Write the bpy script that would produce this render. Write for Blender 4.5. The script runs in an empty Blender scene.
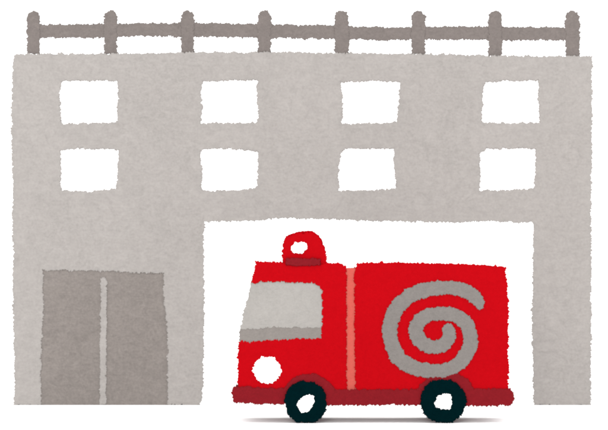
import bpy, bmesh, math, random
from mathutils import Vector, noise
from mathutils.geometry import delaunay_2d_cdt as cdt

scene = bpy.context.scene
COL = scene.collection
R = math.radians

# ------------------------------------------------------------------ camera
DIST = 150.0                       # camera to the facade plane (y = 0)
FPX = 6000.0                       # focal length in photo pixels (608 wide)
# pitch and height so that the facade base and the wheels of the truck,
# parked 8 m in front of it, both touch the ground z = 0
_d = math.atan(208.0 / FPX) - math.atan(190.0 / FPX)
_lo, _hi = 0.0, 0.2
for _ in range(60):
    _p = (_lo + _hi) / 2
    a = DIST * math.tan(_p + math.atan(190 / FPX))
    b = (DIST - 8) * math.tan(_p + math.atan(208 / FPX))
    if b < a: _hi = _p
    else: _lo = _p
PITCH = (_lo + _hi) / 2
CAMZ = DIST * math.tan(PITCH + math.atan(190 / FPX))
CX = 0.0
cam_d = bpy.data.cameras.new('camera')
cam_d.sensor_width = 36.0
cam_d.lens = 36.0 * FPX / 608.0
cam_d.clip_start = 1.0
cam_d.clip_end = 12000.0
cam = bpy.data.objects.new('camera', cam_d)
COL.objects.link(cam)
cam.location = (CX, -DIST, CAMZ)
cam.rotation_euler = (math.pi / 2 - PITCH, 0, 0)
scene.camera = cam


def W(px, py, Y):
    """a measured spot of the photo, read off on the upright plane y = Y: (x, z)"""
    dx, dz = (px - 304.0) / FPX, (215.0 - py) / FPX
    fy = math.cos(PITCH) + dz * math.sin(PITCH)
    fz = -math.sin(PITCH) + dz * math.cos(PITCH)
    t = (Y + DIST) / fy
    return (CX + dx * t, CAMZ + fz * t)


def mpp(Y):
    return (Y + DIST) / FPX


# ------------------------------------------------------------------ materials
def material(name, base, vary=0.06, rough=0.9, spec=0.15, grain=1.0, bump=0.25, seed=0.0, warm=0.0):
    m = bpy.data.materials.new(name)
    m.use_nodes = True
    nt = m.node_tree
    bs = nt.nodes['Principled BSDF']
    bs.inputs['Roughness'].default_value = rough
    bs.inputs['Specular IOR Level'].default_value = spec
    co = nt.nodes.new('ShaderNodeTexCoord')
    mp = nt.nodes.new('ShaderNodeMapping')
    mp.inputs['Location'].default_value = (seed, seed * 1.7, seed * 0.6)
    nt.links.new(co.outputs['Object'], mp.inputs['Vector'])

    def nz(scale, detail, rgh, dist=0.0, stretch=None):
        n = nt.nodes.new('ShaderNodeTexNoise')
        n.inputs['Scale'].default_value = scale
        n.inputs['Detail'].default_value = detail
        n.inputs['Roughness'].default_value = rgh
        n.inputs['Distortion'].default_value = dist
        if stretch:
            mm = nt.nodes.new('ShaderNodeMapping')
            mm.inputs['Scale'].default_value = stretch
            mm.inputs['Rotation'].default_value = (0, R(12), 0)
            nt.links.new(mp.outputs['Vector'], mm.inputs['Vector'])
            nt.links.new(mm.outputs['Vector'], n.inputs['Vector'])
        else:
            nt.links.new(mp.outputs['Vector'], n.inputs['Vector'])
        return n.outputs['Fac']

    def mth(op, a, b):
        n = nt.nodes.new('ShaderNodeMath'); n.operation = op
        for i, v in enumerate((a, b)):
            if isinstance(v, (int, float)): n.inputs[i].default_value = v
            else: nt.links.new(v, n.inputs[i])
        return n.outputs[0]
    big = nz(0.55, 4, 0.6, 0.6)                    # broad washes
    mid = nz(2.3 * grain, 6, 0.66, 2.2)            # mottling
    fib = nz(4.2 * grain, 5, 0.7, 1.4, (1.0, 1.0, 2.8))   # brushed fibres
    fin = nz(17.0 * grain, 3, 0.6)                 # grain
    s = mth('ADD', mth('MULTIPLY', mth('SUBTRACT', big, 0.5), 0.6), mth('MULTIPLY', mth('SUBTRACT', mid, 0.5), 1.25))
    s = mth('ADD', s, mth('MULTIPLY', mth('SUBTRACT', fib, 0.5), 1.25))
    s = mth('ADD', s, mth('MULTIPLY', mth('SUBTRACT', fin, 0.5), 1.1))
    k = mth('ADD', mth('MULTIPLY', s, vary * 3.2), 1.0)
    vm = nt.nodes.new('ShaderNodeVectorMath'); vm.operation = 'SCALE'
    vm.inputs[0].default_value = base
    nt.links.new(k, vm.inputs['Scale'])
    nt.links.new(vm.outputs[0], bs.inputs['Base Color'])
    if bump:
        bp = nt.nodes.new('ShaderNodeBump')
        bp.inputs['Strength'].default_value = bump
        bp.inputs['Distance'].default_value = 0.01
        nt.links.new(fin, bp.inputs['Height'])
        nt.links.new(bp.outputs[0], bs.inputs['Normal'])
    return m


def lin(r, g, b, k=1.0):
    f = lambda c: ((c / 255 + 0.055) / 1.055) ** 2.4 if c > 10 else c / 255 / 12.92
    return (f(r) * k, f(g) * k, f(b) * k)


K = 0.314                                     # albedo per unit of picture brightness
M = {
    'wall':   material('grey_render', lin(196.2, 190.9, 186.8, K), 0.085, 0.95, 0.1, 1.0, 0.3, 1.0),
    'door':   material('grey_door_paint', lin(159, 151, 146, K), 0.13, 0.9, 0.1, 1.1, 0.3, 7.0),
    'rail':   material('dark_grey_metal', lin(145, 136, 132, K), 0.11, 0.85, 0.1, 1.6, 0.3, 13.0),
    'red':    material('fire_red_paint', lin(208, 13, 24, K), 0.05, 0.8, 0.0, 1.6, 0.15, 3.0),
    'dkred':  material('dark_red_paint', lin(147, 29, 38, K), 0.10, 0.85, 0.03, 1.6, 0.2, 5.0),
    'pink':   material('salmon_rubber', lin(232, 106, 94, K), 0.05, 0.85, 0.05, 1.6, 0.2, 9.0),
    'glass':  material('pale_grey_glazing', lin(188, 184, 179, K), 0.07, 0.75, 0.12, 1.6, 0.1, 11.0),
    'band':   material('grey_sill_trim', lin(157, 150, 145, K), 0.08, 0.85, 0.1, 1.6, 0.2, 15.0),
    'hose':   material('grey_canvas_hose', lin(150, 144, 140, K), 0.09, 0.9, 0.1, 1.8, 0.3, 17.0),
    'tyre':   material('black_rubber', lin(2, 32, 36, K), 0.12, 0.95, 0.0, 1.6, 0.3, 19.0),
    'white':  material('white_paint', (0.82, 0.82, 0.82), 0.015, 0.6, 0.2, 1.0, 0.05, 21.0),
    'ground': material('white_paving', (0.88, 0.88, 0.88), 0.008, 0.95, 0.1, 0.5, 0.0, 23.0),
    'inside': material('white_plaster', (0.80, 0.80, 0.79), 0.02, 0.95, 0.1, 1.0, 0.1, 25.0),
}


# ------------------------------------------------------------------ objects
def tag(o, label=None, cat=None, group=None, kind=None):
    if label: o['label'] = label
    if cat: o['category'] = cat
    if group: o['group'] = group
    if kind: o['kind'] = kind
    return o


def empty(name, loc, label, cat):
    o = bpy.data.objects.new(name, None)
    o.empty_display_size = 0.5
    o.location = loc
    COL.objects.link(o)
    return tag(o, label, cat)


def world_loc(o):
    v = Vector((0, 0, 0))
    while o is not None:
        v += o.location
        o = o.parent
    return v


def link(name, bm, mat, parent=None, smooth=False):
    bmesh.ops.recalc_face_normals(bm, faces=bm.faces)
    if parent is not None:
        off = world_loc(parent)
        for v in bm.verts: v.co -= off
    me = bpy.data.meshes.new(name)
    bm.to_mesh(me); bm.free()
    me.materials.append(mat)
    if smooth:
        for p in me.polygons: p.use_smooth = True
    o = bpy.data.objects.new(name, me)
    COL.objects.link(o)
    o.parent = parent
    return o


def catmull(pts, closed, n=6):
    out = []
    L = len(pts)
    rng = range(L) if closed else range(L - 1)
    for i in rng:
        g = (lambda j: pts[j % L]) if closed else (lambda j: pts[max(0, min(L - 1, j))])
        p0, p1, p2, p3 = g(i - 1), g(i), g(i + 1), g(i + 2)
        for k in range(n):
            t = k / n
            out.append(tuple(0.5 * (2 * b + (c - a) * t + (2 * a - 5 * b + 4 * c - d) * t * t + (3 * b - a - 3 * c + d) * t ** 3)
                             for a, b, c, d in zip(p0, p1, p2, p3)))
    if not closed: out.append(tuple(pts[-1]))
    return out


def resample(pts, step):
    out = []
    n = len(pts)
    for i in range(n):
        a, b = pts[i], pts[(i + 1) % n]
        L = math.hypot(b[0] - a[0], b[1] - a[1])
        k = max(1, int(round(L / step)))
        for j in range(k):
            out.append((a[0] + (b[0] - a[0]) * j / k, a[1] + (b[1] - a[1]) * j / k))
    return out


def area(p):
    return 0.5 * sum(p[i][0] * p[(i + 1) % len(p)][1] - p[(i + 1) % len(p)][0] * p[i][1] for i in range(len(p)))


def nval(x, y, z):
    return (1.05 * noise.noise((x / 5.5, y / 5.5, z)) + 1.25 * noise.noise((x / 2.7 + 40, y / 2.7, z * 1.7))
            + 0.95 * noise.noise((x / 1.4, y / 1.4 + 70, z * 2.3)))


_rnd = random.Random(5)


def ragged(loop, inset, amp, seed, fuzz=0.0):
    """push every outline point along its normal by rough noise (photo pixels)"""
    n = len(loop)
    s = 1.0 if area(loop) > 0 else -1.0
    out = []
    for i in range(n):
        a, b = loop[i - 4], loop[(i + 4) % n]
        tx, ty = b[0] - a[0], b[1] - a[1]
        L = math.hypot(tx, ty) or 1.0
        nx, ny = ty / L * s, -tx / L * s            # outward
        x, y = loop[i]
        d = amp * nval(x, y, seed) - inset + fuzz * amp * max(-1.3, min(1.6, _rnd.gauss(0, 0.75)))
        out.append((x + nx * d, y + ny * d))
    return out


def inside(x, y, poly):
    c = False
    for i in range(len(poly)):
        (x0, y0), (x1, y1) = poly[i - 1], poly[i]
        if (y0 > y) != (y1 > y) and x < (x1 - x0) * (y - y0) / (y1 - y0) + x0: c = not c
    return c


_seed = [0.0]


def rough(name, outline, Y0, Y1, mat, parent, holes=(), amp=1.0, step=0.42, bevel=(0.45, 0.012), grow=0.0, spline=False, taper=0.0):
    """a solid with a hand-cut outline: front face at y = Y0, back at Y1"""
    _seed[0] += 3.37
    if spline: outline = catmull(outline, True)
    if amp < 0.4: step = max(step, 1.0)
    loops = [resample(list(outline), step)] + [resample(list(h), step) for h in holes]
    depth = Y1 - Y0
    ys = [(0.0, bevel[0]), (min(bevel[1], depth * 0.3), 0.0)]
    k = max(1, min(4, int(depth / 0.3)))
    for i in range(1, k + 1):
        y = ys[1][0] + (depth - 2 * ys[1][0]) * i / k
        ys.append((y, taper))
    ys.append((depth, bevel[0] + taper))
    bm = bmesh.new()
    rings = []
    for j, (dy, ins) in enumerate(ys):
        row = []
        for li, lp in enumerate(loops):
            sg = 1.0 if li == 0 else -1.0
            rl = ragged(lp, (ins - grow) * sg, amp * (1.0 if j < 2 else 0.5), _seed[0] + min(dy, 0.6) * 2.5, 0.62 if j < 2 else 0.15)
            vs = []
            for (px, py) in rl:
                x, z = W(px, py, Y0)
                vs.append(bm.verts.new((x, Y0 + dy, z)))
            row.append(vs)
        rings.append(row)
    for row in (rings[0], rings[-1]):
        flat, edges, owner = [], [], []
        for li, vs in enumerate(row):
            owner += [li] * len(vs)
            n0 = len(flat)
            flat += vs
            edges += [(n0 + i, n0 + (i + 1) % len(vs)) for i in range(len(vs))]
        y = flat[0].co.y
        co2, _e, tris, ov, _oe, _of = cdt([Vector((v.co.x, v.co.z)) for v in flat], edges, [], 1, 1e-6)
        vmap = [flat[o[0]] if o else bm.verts.new((c.x, y, c.y)) for c, o in zip(co2, ov)]
        rings2 = [[(v.co.x, v.co.z) for v in vs] for vs in row]
        for t in tris:
            ids = {owner[ov[k][0]] if ov[k] else -1 for k in t} - {-1}
            if len(ids) == 1 and 0 not in ids:          # lies in a hole, or between its jags
                cx = sum(co2[k].x for k in t) / 3; cy = sum(co2[k].y for k in t) / 3
                if inside(cx, cy, rings2[ids.pop()]): continue
            f = [vmap[k] for k in t]
            if len(set(f)) == 3 and bm.faces.get(f) is None: bm.faces.new(f)
    for a, b in zip(rings, rings[1:]):
        for va, vb in zip(a, b):
            n = len(va)
            for i in range(n):
                q = (i + 1) % n
                bm.faces.new((va[i], va[q], vb[q], vb[i]))
    return link(name, bm, mat, parent)


def box(name, x0, x1, y0, y1, z0, z1, mat, parent, holes=None):
    bm = bmesh.new()
    bmesh.ops.create_cube(bm, size=1.0)
    for v in bm.verts:
        v.co = Vector(((x0 + x1) / 2 + v.co.x * (x1 - x0), (y0 + y1) / 2 + v.co.y * (y1 - y0), (z0 + z1) / 2 + v.co.z * (z1 - z0)))
    bmesh.ops.bevel(bm, geom=list(bm.edges), offset=0.015, segments=1, affect='EDGES')
    return link(name, bm, mat, parent)


def circle(cx, cy, rx, ry, n=28, wob=0.0, seed=0):
    return [(cx + rx * math.cos(2 * math.pi * i / n) * (1 + wob * noise.noise((i * .6, seed, 0))),
             cy + ry * math.sin(2 * math.pi * i / n) * (1 + wob * noise.noise((i * .6, seed, 5)))) for i in range(n)]


# ------------------------------------------------------------------ ground
bm = bmesh.new()
bmesh.ops.create_circle(bm, cap_ends=True, segments=96, radius=5000)
g = link('ground', bm, M['ground'])
tag(g, 'plain white paved ground around the fire station', None, None, 'structure')

# ------------------------------------------------------------------ fire station
st = empty('fire_station', (0, 0, 0), 'grey fire station with a wide open bay, eight white windows and a double door', 'building')
TH = 0.38
facade = [(14.3, 405.3), (13.9, 360), (13.0, 325), (12.4, 300), (12.9, 245), (12.0, 215), (12.4, 195), (11.6, 150), (11.5, 107), (11.8, 85),
          (13.0, 65), (13.6, 56), (16, 53.8), (40, 53.4), (110, 53.5), (150, 53.2), (190, 52.2), (260, 51.9), (300, 52.2), (340, 53.0),
          (420, 53.6), (460, 54.6), (500, 55.5), (560, 56.0), (592.3, 56.2), (592.7, 75), (592.3, 107), (592.0, 160), (591.3, 200), (591.6, 240),
          (591.5, 300), (591.2, 360), (590.8, 405.3),
          (534.2, 405.3), (533.0, 380), (532.0, 320), (532.4, 280), (533.6, 232), (533, 223.2), (510, 222.6), (490, 221.2), (456, 222.6),
          (440, 222.8), (400, 221.6), (340, 220.2), (304, 218.8), (280, 218.9), (240, 221.2), (205.2, 222.2), (203.6, 240), (204.5, 300),
          (204.0, 345), (203.4, 385), (201.8, 399), (199.5, 405.3),
          (167.3, 405.3), (167.2, 360), (167.3, 335), (165, 310), (163.4, 290), (163.2, 273.6), (130, 272.4), (100, 270.8), (43, 270.2),
          (43.2, 295), (43.4, 316), (41.5, 340), (41.0, 370), (41.2, 405.3)]
wins = [
    [(60.5, 81.2), (90, 80.6), (117.6, 80.8), (117.8, 95), (117, 119), (115.4, 122.4), (90, 123), (62, 123.4), (61, 110), (60, 95)],
    [(204.5, 81.6), (230, 80.8), (257, 80.2), (256.6, 100), (258.6, 118), (256, 122.4), (225, 123), (201, 123), (202, 108), (200.8, 92), (202, 85)],
    [(341, 82), (370, 80.8), (399.5, 82.6), (399, 100), (397.2, 122.4), (370, 123), (342, 123.6), (343, 108), (341.8, 95)],
    [(485, 81.6), (510, 80.8), (538, 80.6), (538.2, 95), (539.6, 122.6), (510, 123.2), (482.4, 122.6), (482.4, 105), (483.4, 90)],
    [(60, 150.4), (75, 148.6), (100, 149), (118.5, 150.4), (118.2, 165), (117, 180), (115.4, 189), (111, 189.4), (88, 191.2), (61, 190.6), (61.4, 170)],
    [(200, 151), (210, 148.4), (235, 148.8), (258.5, 151), (257.8, 170), (256.4, 188), (240, 190.2), (202, 191), (202, 170)],
    [(341, 153), (345, 149), (370, 148.6), (394, 148.6), (394.4, 165), (396, 188.6), (370, 190), (339, 190.6), (338, 175), (340, 160)],
    [(478.8, 154), (486, 148.6), (510, 148.8), (535.6, 148.8), (535.4, 165), (533.4, 188.2), (510, 190), (480, 190.4), (480.4, 160)],
]
rough('facade', facade, 0.0, TH, M['wall'], st, holes=wins, amp=1.0, taper=1.6)

for w in wins:
    cx = sum(p[0] for p in w) / len(w); cy = sum(p[1] for p in w) / len(w)
    big_ = [(cx + (x - cx) * 1.07, cy + (y - cy) * 1.09) for x, y in w]
    inn = [(cx + (x - cx) * 0.90, cy + (y - cy) * 0.87) for x, y in w]
    wf = rough('window', big_, 0.07, 0.16, M['white'], st, holes=[inn], amp=0.3, step=1.5)
    rough('pane', [(cx + (x - cx) * 0.97, cy + (y - cy) * 0.96) for x, y in w], 0.10, 0.13, M['white'], wf, amp=0.1, step=3)

# double door with a pale post in the middle
DY = 0.022
rough('door', [(36, 264), (103.6, 264), (103.6, 405.4), (35, 405.4)], DY, DY + 0.08, M['door'], st, amp=0.05, step=2, bevel=(0.02, 0.002))
rough('door', [(102.9, 264), (172, 264), (172, 405.4), (102.9, 405.4)], DY + 0.003, DY + 0.083, M['door'], st, amp=0.05, step=2, bevel=(0.02, 0.002))
rough('door_post', [(100.4, 281), (101, 278.6), (103.5, 277.6), (106, 278.4), (107, 281), (106.8, 340), (106.6, 370), (106.2, 405.4), (99.4, 405.4), (99.6, 370), (100, 340)],
      DY - 0.024, DY + 0.05, M['wall'], st, amp=0.75)

# body of the building behind the facade; the bay runs right through it
xL, xR = W(19, 300, 0)[0], W(585, 300, 0)[0]
bL, bR = W(190, 300, 0)[0], W(546, 300, 0)[0]
zB = W(300, 206, 0)[1]                 # bay ceiling
zR = W(300, 62, 0)[1]                  # roof deck, just under the parapet
DEP = 6.0
box('side_wall', xL, xL + 0.22, TH + 0.004, DEP, 0, zR, M['wall'], st)
box('side_wall', xR - 0.22, xR, TH + 0.004, DEP, 0, zR, M['wall'], st)
box('bay_wall', bL - 0.2, bL, TH + 0.004, DEP - 0.224, 0, zB - 0.002, M['inside'], st)
box('bay_wall', bR, bR + 0.2, TH + 0.004, DEP - 0.224, 0, zB - 0.002, M['inside'], st)
box('bay_ceiling', xL + 0.224, xR - 0.224, TH + 0.004, DEP - 0.224, zB, zB + 0.22, M['inside'], st)
box('roof', xL + 0.224, xR - 0.224, TH + 0.004, DEP - 0.224, zR - 0.2, zR, M['wall'], st)
bm = bmesh.new()                       # rear wall with its own wide opening, one piece
pts = [(xL + .224, 0), (bL, 0), (bL, zB - .1), (bR, zB - .1), (bR, 0), (xR - .224, 0), (xR - .224, zR), (xL + .224, zR)]
fr = [bm.verts.new((x, DEP - 0.22, z)) for x, z in pts]
f = bm.faces.new(fr)
ex = bmesh.ops.extrude_face_region(bm, geom=[f])
for v in [e for e in ex['geom'] if isinstance(e, bmesh.types.BMVert)]: v.co.y += 0.22
link('rear_wall', bm, M['wall'], st)

# ------------------------------------------------------------------ railing on the roof edge
RY = 0.06
zt = W(300, 54, 0)[1]
rl = empty('roof_railing', (0, 0.2, zt), 'dark grey railing of eight round topped posts and one rail along the station roof edge', 'railing')
posts = [(33.5, 26.6, 40.4, 10.6, 53.6), (110.4, 103.6, 117.4, 10.0, 53.8), (187.4, 180.6, 194.4, 9.8, 52.6), (264.4, 257.6, 271.2, 10.2, 52.2),
         (341.6, 334.4, 348.9, 9.8, 53.4), (418.4, 411.3, 425.4, 10.0, 54.0), (495.4, 488.3, 502.3, 9.8, 55.8), (572.4, 565.4, 579.9, 10.0, 56.4)]
for i, (c, x0, x1, y0, y1) in enumerate(posts):
    h = (x1 - x0) / 2
    o = [(x0, y1 + 1.0), (x0 + 0.2, 40), (x0 - 0.2, 24), (x0 + 0.1, y0 + 6.5), (x0 + h * 0.32, y0 + 2.2), (c - 0.5, y0 + 0.4), (c + 0.8, y0 + 0.3),
         (x1 - h * 0.32, y0 + 2.2), (x1 - 0.1, y0 + 6.5), (x1 + 0.2, 24), (x1 - 0.2, 40), (x1, y1 + 1.0)]
    rough('post', o, RY, RY + 0.26, M['rail'], rl, amp=0.95, bevel=(0.4, 0.015), taper=1.2)
top = [(29, 24.6), (70, 24.2), (103, 24.0), (117, 23.6), (152, 22.8), (180, 23.0), (200, 23.4), (230, 23.6), (257, 24.0), (272, 24.6), (304, 24.8), (334, 25.4),
       (349, 26.4), (380, 26.8), (411, 26.6), (425, 26.2), (460, 26.2), (488, 26.6), (510, 27), (540, 26.8), (576, 27.6)]
bot = [(576, 41), (540, 40.4), (510, 40.6), (488, 40.4), (460, 40.0), (425, 40), (411, 40.0), (380, 40.4), (349, 39.6), (334, 39.2), (304, 38.6), (272, 38.2), (257, 38),
       (230, 37.6), (200, 37.4), (180, 37), (152, 36.6), (117, 37.2), (103, 38), (70, 38.2), (29, 38.4)]
rough('rail', top + bot, RY + 0.01, RY + 0.2, M['rail'], rl, amp=1.0, bevel=(0.4, 0.015), taper=1.2)

# ------------------------------------------------------------------ fire engine
NY, FY = -8.0, -5.7                    # near and far side of its body
fe = empty('fire_engine', (W(374, 405, NY)[0], (NY + FY) / 2, 0), 'red fire engine with a grey coiled hose on its side, parked before the bay', 'fire engine')
cab = [(255.6, 261.4), (270, 261.6), (283, 262.6), (300, 262.6), (326, 263.4), (334, 262.6), (342, 263.4), (346.6, 266.0), (346.2, 300), (346.8, 350), (346.6, 398),
       (237.8, 398), (237.4, 370), (237.6, 350), (238.6, 341.8), (252, 341.4), (270, 340.2), (300, 338.6), (321.8, 338.2), (322.3, 320), (322.4, 300), (321.2, 289), (318, 284.2),
       (312, 283), (285, 281.8), (262, 282.2), (251.4, 282.6), (252.6, 274), (254.6, 267)]
rough('cab', cab, NY, FY, M['red'], fe, amp=1.0, taper=3.0)
rough('windscreen', [(251.0, 281), (249.0, 292), (246.2, 303), (242.6, 317), (240.4, 326), (239.4, 333), (327, 333), (327, 277), (252, 277)], NY + 0.025, FY - 0.025, M['glass'], fe, amp=0.75, taper=3.0)
rough('windscreen_sill', [(240.0, 329.2), (255, 328.4), (275, 327.2), (300, 327.6), (322.4, 327.8), (326, 327.8), (326, 344), (238.9, 346), (238.9, 338), (239.4, 332)], NY + 0.012, FY - 0.012, M['band'], fe, amp=0.8, taper=3.0)
rough('equipment_body', [(354.6, 267.6), (355.6, 264.2), (360, 262.9), (400, 262.5), (440, 263.3), (470, 264.3), (495, 265.6), (505.6, 267.0), (507, 280), (508.6, 296), (508.8, 310),
                         (508.4, 350), (508.6, 398), (355.6, 398), (355.0, 340), (354.6, 300)], NY, FY, M['red'], fe, amp=1.0, taper=3.0)
rough('joint_strip', [(342, 267.9), (358, 267.7), (359, 398), (342, 398)], NY + 0.03, FY - 0.03, M['pink'], fe, amp=0.6, taper=3.0)
rough('bumper_skirt', [(232.8, 387), (240, 386.6), (262, 387.8), (290, 389), (340, 389.4), (400, 389.6), (450, 389.4), (490, 388.8), (505, 388.4), (510, 389.2), (513.2, 392), (514.2, 397), (513.4, 402),
                       (510, 405), (495, 406.4), (460, 405.8), (400, 405.2), (350, 405.2), (300, 404.8), (265, 404.0), (234, 403.0), (232.4, 398)], NY - 0.035, FY + 0.035, M['dkred'], fe, amp=0.95, taper=3.0)
rough('fender', [(281, 391), (284, 388.2), (288, 383.4), (293, 378.6), (299, 375), (306, 373.8), (314, 374.2), (321, 376.4), (327, 380), (331, 384.4), (336, 391), (336, 396), (281, 396)],
      NY - 0.031, NY + 0.5, M['dkred'], fe, amp=0.8)
rough('fender', [(415, 391), (418, 388.4), (422, 383.8), (428, 379), (434, 375.6), (441, 373.4), (449, 372.6), (457, 373.6), (463.5, 376), (468.5, 380), (472, 385.6), (475, 391), (475, 396), (415, 396)],
      NY - 0.031, NY + 0.5, M['dkred'], fe, amp=0.8)
rough('headlight', circle(267, 370, 13.4, 13.2, 30, 0.04, 2), NY - 0.03, NY + 0.06, M['white'], fe, amp=1.0)

# wheels: a tyre with a pale hub
tw = [(284.2, 402), (285, 394), (289, 387.4), (295, 383), (302, 381.4), (308, 381.2), (313, 381.6), (319, 384.4), (323.6, 389.4), (326, 396), (326.4, 404), (325.6, 411), (321.6, 417.6), (315.6, 421.6),
      (307, 423), (299, 422.4), (292, 419.4), (287.2, 413.6)]
th = [(297.6, 407.6), (296.8, 403.2), (301, 399.4), (305, 396.6), (310, 395), (313.6, 396.8), (314, 402), (312.2, 406.6), (309, 410), (305, 412), (300.4, 411)]
uw = [(420.2, 402), (420.8, 394.6), (424.4, 387), (430, 382), (437, 379.8), (444, 379.2), (451, 380), (458, 384), (463.4, 389.6), (466.2, 396), (466.6, 402.6), (464.8, 410), (460, 417), (453, 421.6),
      (445, 423), (436, 422.6), (428, 418.8), (422.6, 412)]
uh = [(435.4, 407), (435, 402.6), (437, 398.6), (439.6, 395), (444.4, 393.6), (450.6, 394.6), (451.6, 398.4), (451, 404), (450, 408.6), (444.4, 409.2), (439, 408)]
for pt, ph in ((tw, th), (uw, uh)):
    wt = rough('wheel', pt, NY - 0.10, NY + 0.30, M['tyre'], fe, holes=[ph], amp=0.85, bevel=(0.6, 0.03), taper=1.0)
    cx = sum(p[0] for p in ph) / len(ph); cy = sum(p[1] for p in ph) / len(ph)
    hb = rough('hub', [(cx + (x - cx) * 1.25, cy + (y - cy) * 1.25) for x, y in ph], NY - 0.085, NY + 0.24, M['white'], wt, amp=0.3)
    w2 = wt.copy(); COL.objects.link(w2); w2.parent = fe                   # the far wheel of the same axle
    w2.location.y = wt.location.y + (FY - NY) - 0.20
    h2 = hb.copy(); COL.objects.link(h2); h2.parent = w2

# hose wound into a spiral on the side
cl = [(420, 128, 8), (417, 122, 15), (411, 108, 21), (402, 92, 25), (380, 73, 27), (340, 53, 27), (290, 47, 27), (240, 48, 28), (190, 57, 29), (140, 77, 30), (100, 108, 30), (71, 150, 30), (56, 200, 29), (58, 250, 29), (73, 298, 30),
      (102, 337, 30), (142, 361, 29), (190, 374, 28), (240, 378, 27), (290, 370, 27), (335, 343, 28), (365, 303, 29), (377, 257, 28), (371, 215, 28), (350, 180, 28), (316, 158, 27), (280, 150, 27),
      (243, 150, 26), (204, 158, 27), (170, 183, 28), (159, 218, 28), (172, 252, 28), (200, 275, 27), (234, 283, 27), (267, 273, 27), (287, 250, 27), (291, 226, 26), (286, 208, 24), (282, 198, 18), (280, 192, 8)]
sp = [(376 + x / 3.98, 276 + y / 3.98, h / 3.98) for x, y, h in catmull(cl, False, 5)]
L_, R_ = [], []
for i, (x, y, h) in enumerate(sp):
    a, b = sp[max(0, i - 1)], sp[min(len(sp) - 1, i + 1)]
    tx, ty = b[0] - a[0], b[1] - a[1]
    l = math.hypot(tx, ty)
    L_.append((x - ty / l * h, y + tx / l * h)); R_.append((x + ty / l * h, y - tx / l * h))
rough('hose', L_ + R_[::-1], NY - 0.032, NY + 0.02, M['hose'], fe, amp=0.8, bevel=(0.4, 0.01))

# beacon: a red round-topped light bar across the cab roof
bcn = [(281.8, 266), (281.9, 262), (282.2, 253), (282.5, 246.5), (282.9, 242.4), (283.8, 239.6), (286, 237.4), (290, 235.4), (295.8, 233.7), (302, 232.4), (308, 231.9), (313, 232.2),
       (315.2, 234.2), (319, 236.4), (322.4, 240.4), (324.2, 246), (325.2, 253), (326.1, 259), (326.6, 266)]
bc = rough('beacon', bcn, NY + 0.03, FY - 0.03, M['red'], fe, amp=1.1, bevel=(0.6, 0.03), taper=1.0)
rough('beacon_base', [(285.6, 258.8), (300, 258.2), (320.6, 258.6), (321.2, 265.4), (303, 266), (286, 265.6)], NY - 0.05, FY + 0.05, M['dkred'], bc, amp=0.75)
rough('beacon_highlight', [(291.2, 249.4), (291.6, 246), (294.6, 243.2), (299, 242.4), (305, 242.4), (307, 244), (306.8, 247.6), (304.2, 251), (302, 253), (297, 252.6), (292.8, 252.4)],
      NY - 0.03, NY + 0.45, M['white'], bc, amp=0.75)  # highlight on the red beacon, put in as a raised white piece

# ------------------------------------------------------------------ light
SUN_EL, SUN_AZ = R(12), R(184)          # high thin cloud, sun behind the camera
world = bpy.data.worlds.new('World')
scene.world = world
world.use_nodes = True
nt = world.node_tree
bg = nt.nodes['Background']
sky = nt.nodes.new('ShaderNodeTexSky')
sky.sky_type = 'NISHITA'
sky.sun_disc = False
sky.sun_elevation = SUN_EL
sky.sun_rotation = SUN_AZ
sky.dust_density = 6.0
hs = nt.nodes.new('ShaderNodeHueSaturation')
hs.inputs['Saturation'].default_value = 0.0
nt.links.new(sky.outputs[0], hs.inputs['Color'])
veil = nt.nodes.new('ShaderNodeMix')            # thin bright cloud over the whole sky
veil.data_type = 'RGBA'
veil.inputs[0].default_value = 0.8
veil.inputs[7].default_value = (15.0, 15.0, 15.0, 1.0)
nt.links.new(hs.outputs[0], veil.inputs[6])
nt.links.new(veil.outputs[2], bg.inputs['Color'])
bg.inputs['Strength'].default_value = 0.10
sd = bpy.data.lights.new('sun', 'SUN')
sd.energy = 1.2
sd.angle = R(14)
sd.color = (1.0, 0.97, 0.94)
so = bpy.data.objects.new('sun', sd)
COL.objects.link(so)
to_sun = Vector((math.sin(SUN_AZ) * math.cos(SUN_EL), math.cos(SUN_AZ) * math.cos(SUN_EL), math.sin(SUN_EL)))
so.rotation_euler = to_sun.to_track_quat('Z', 'Y').to_euler()
so.location = to_sun * 60

vs = scene.view_settings
vs.view_transform = 'Standard'
vs.look = 'None'
vs.exposure = 1.0
vs.gamma = 1.0
vs.use_curve_mapping = False
scene.cycles.pixel_filter_type = 'BLACKMAN_HARRIS'
scene.cycles.filter_width = 2.1
scene.cycles.max_bounces = 8
scene.cycles.diffuse_bounces = 5
scene.cycles.use_denoising = True
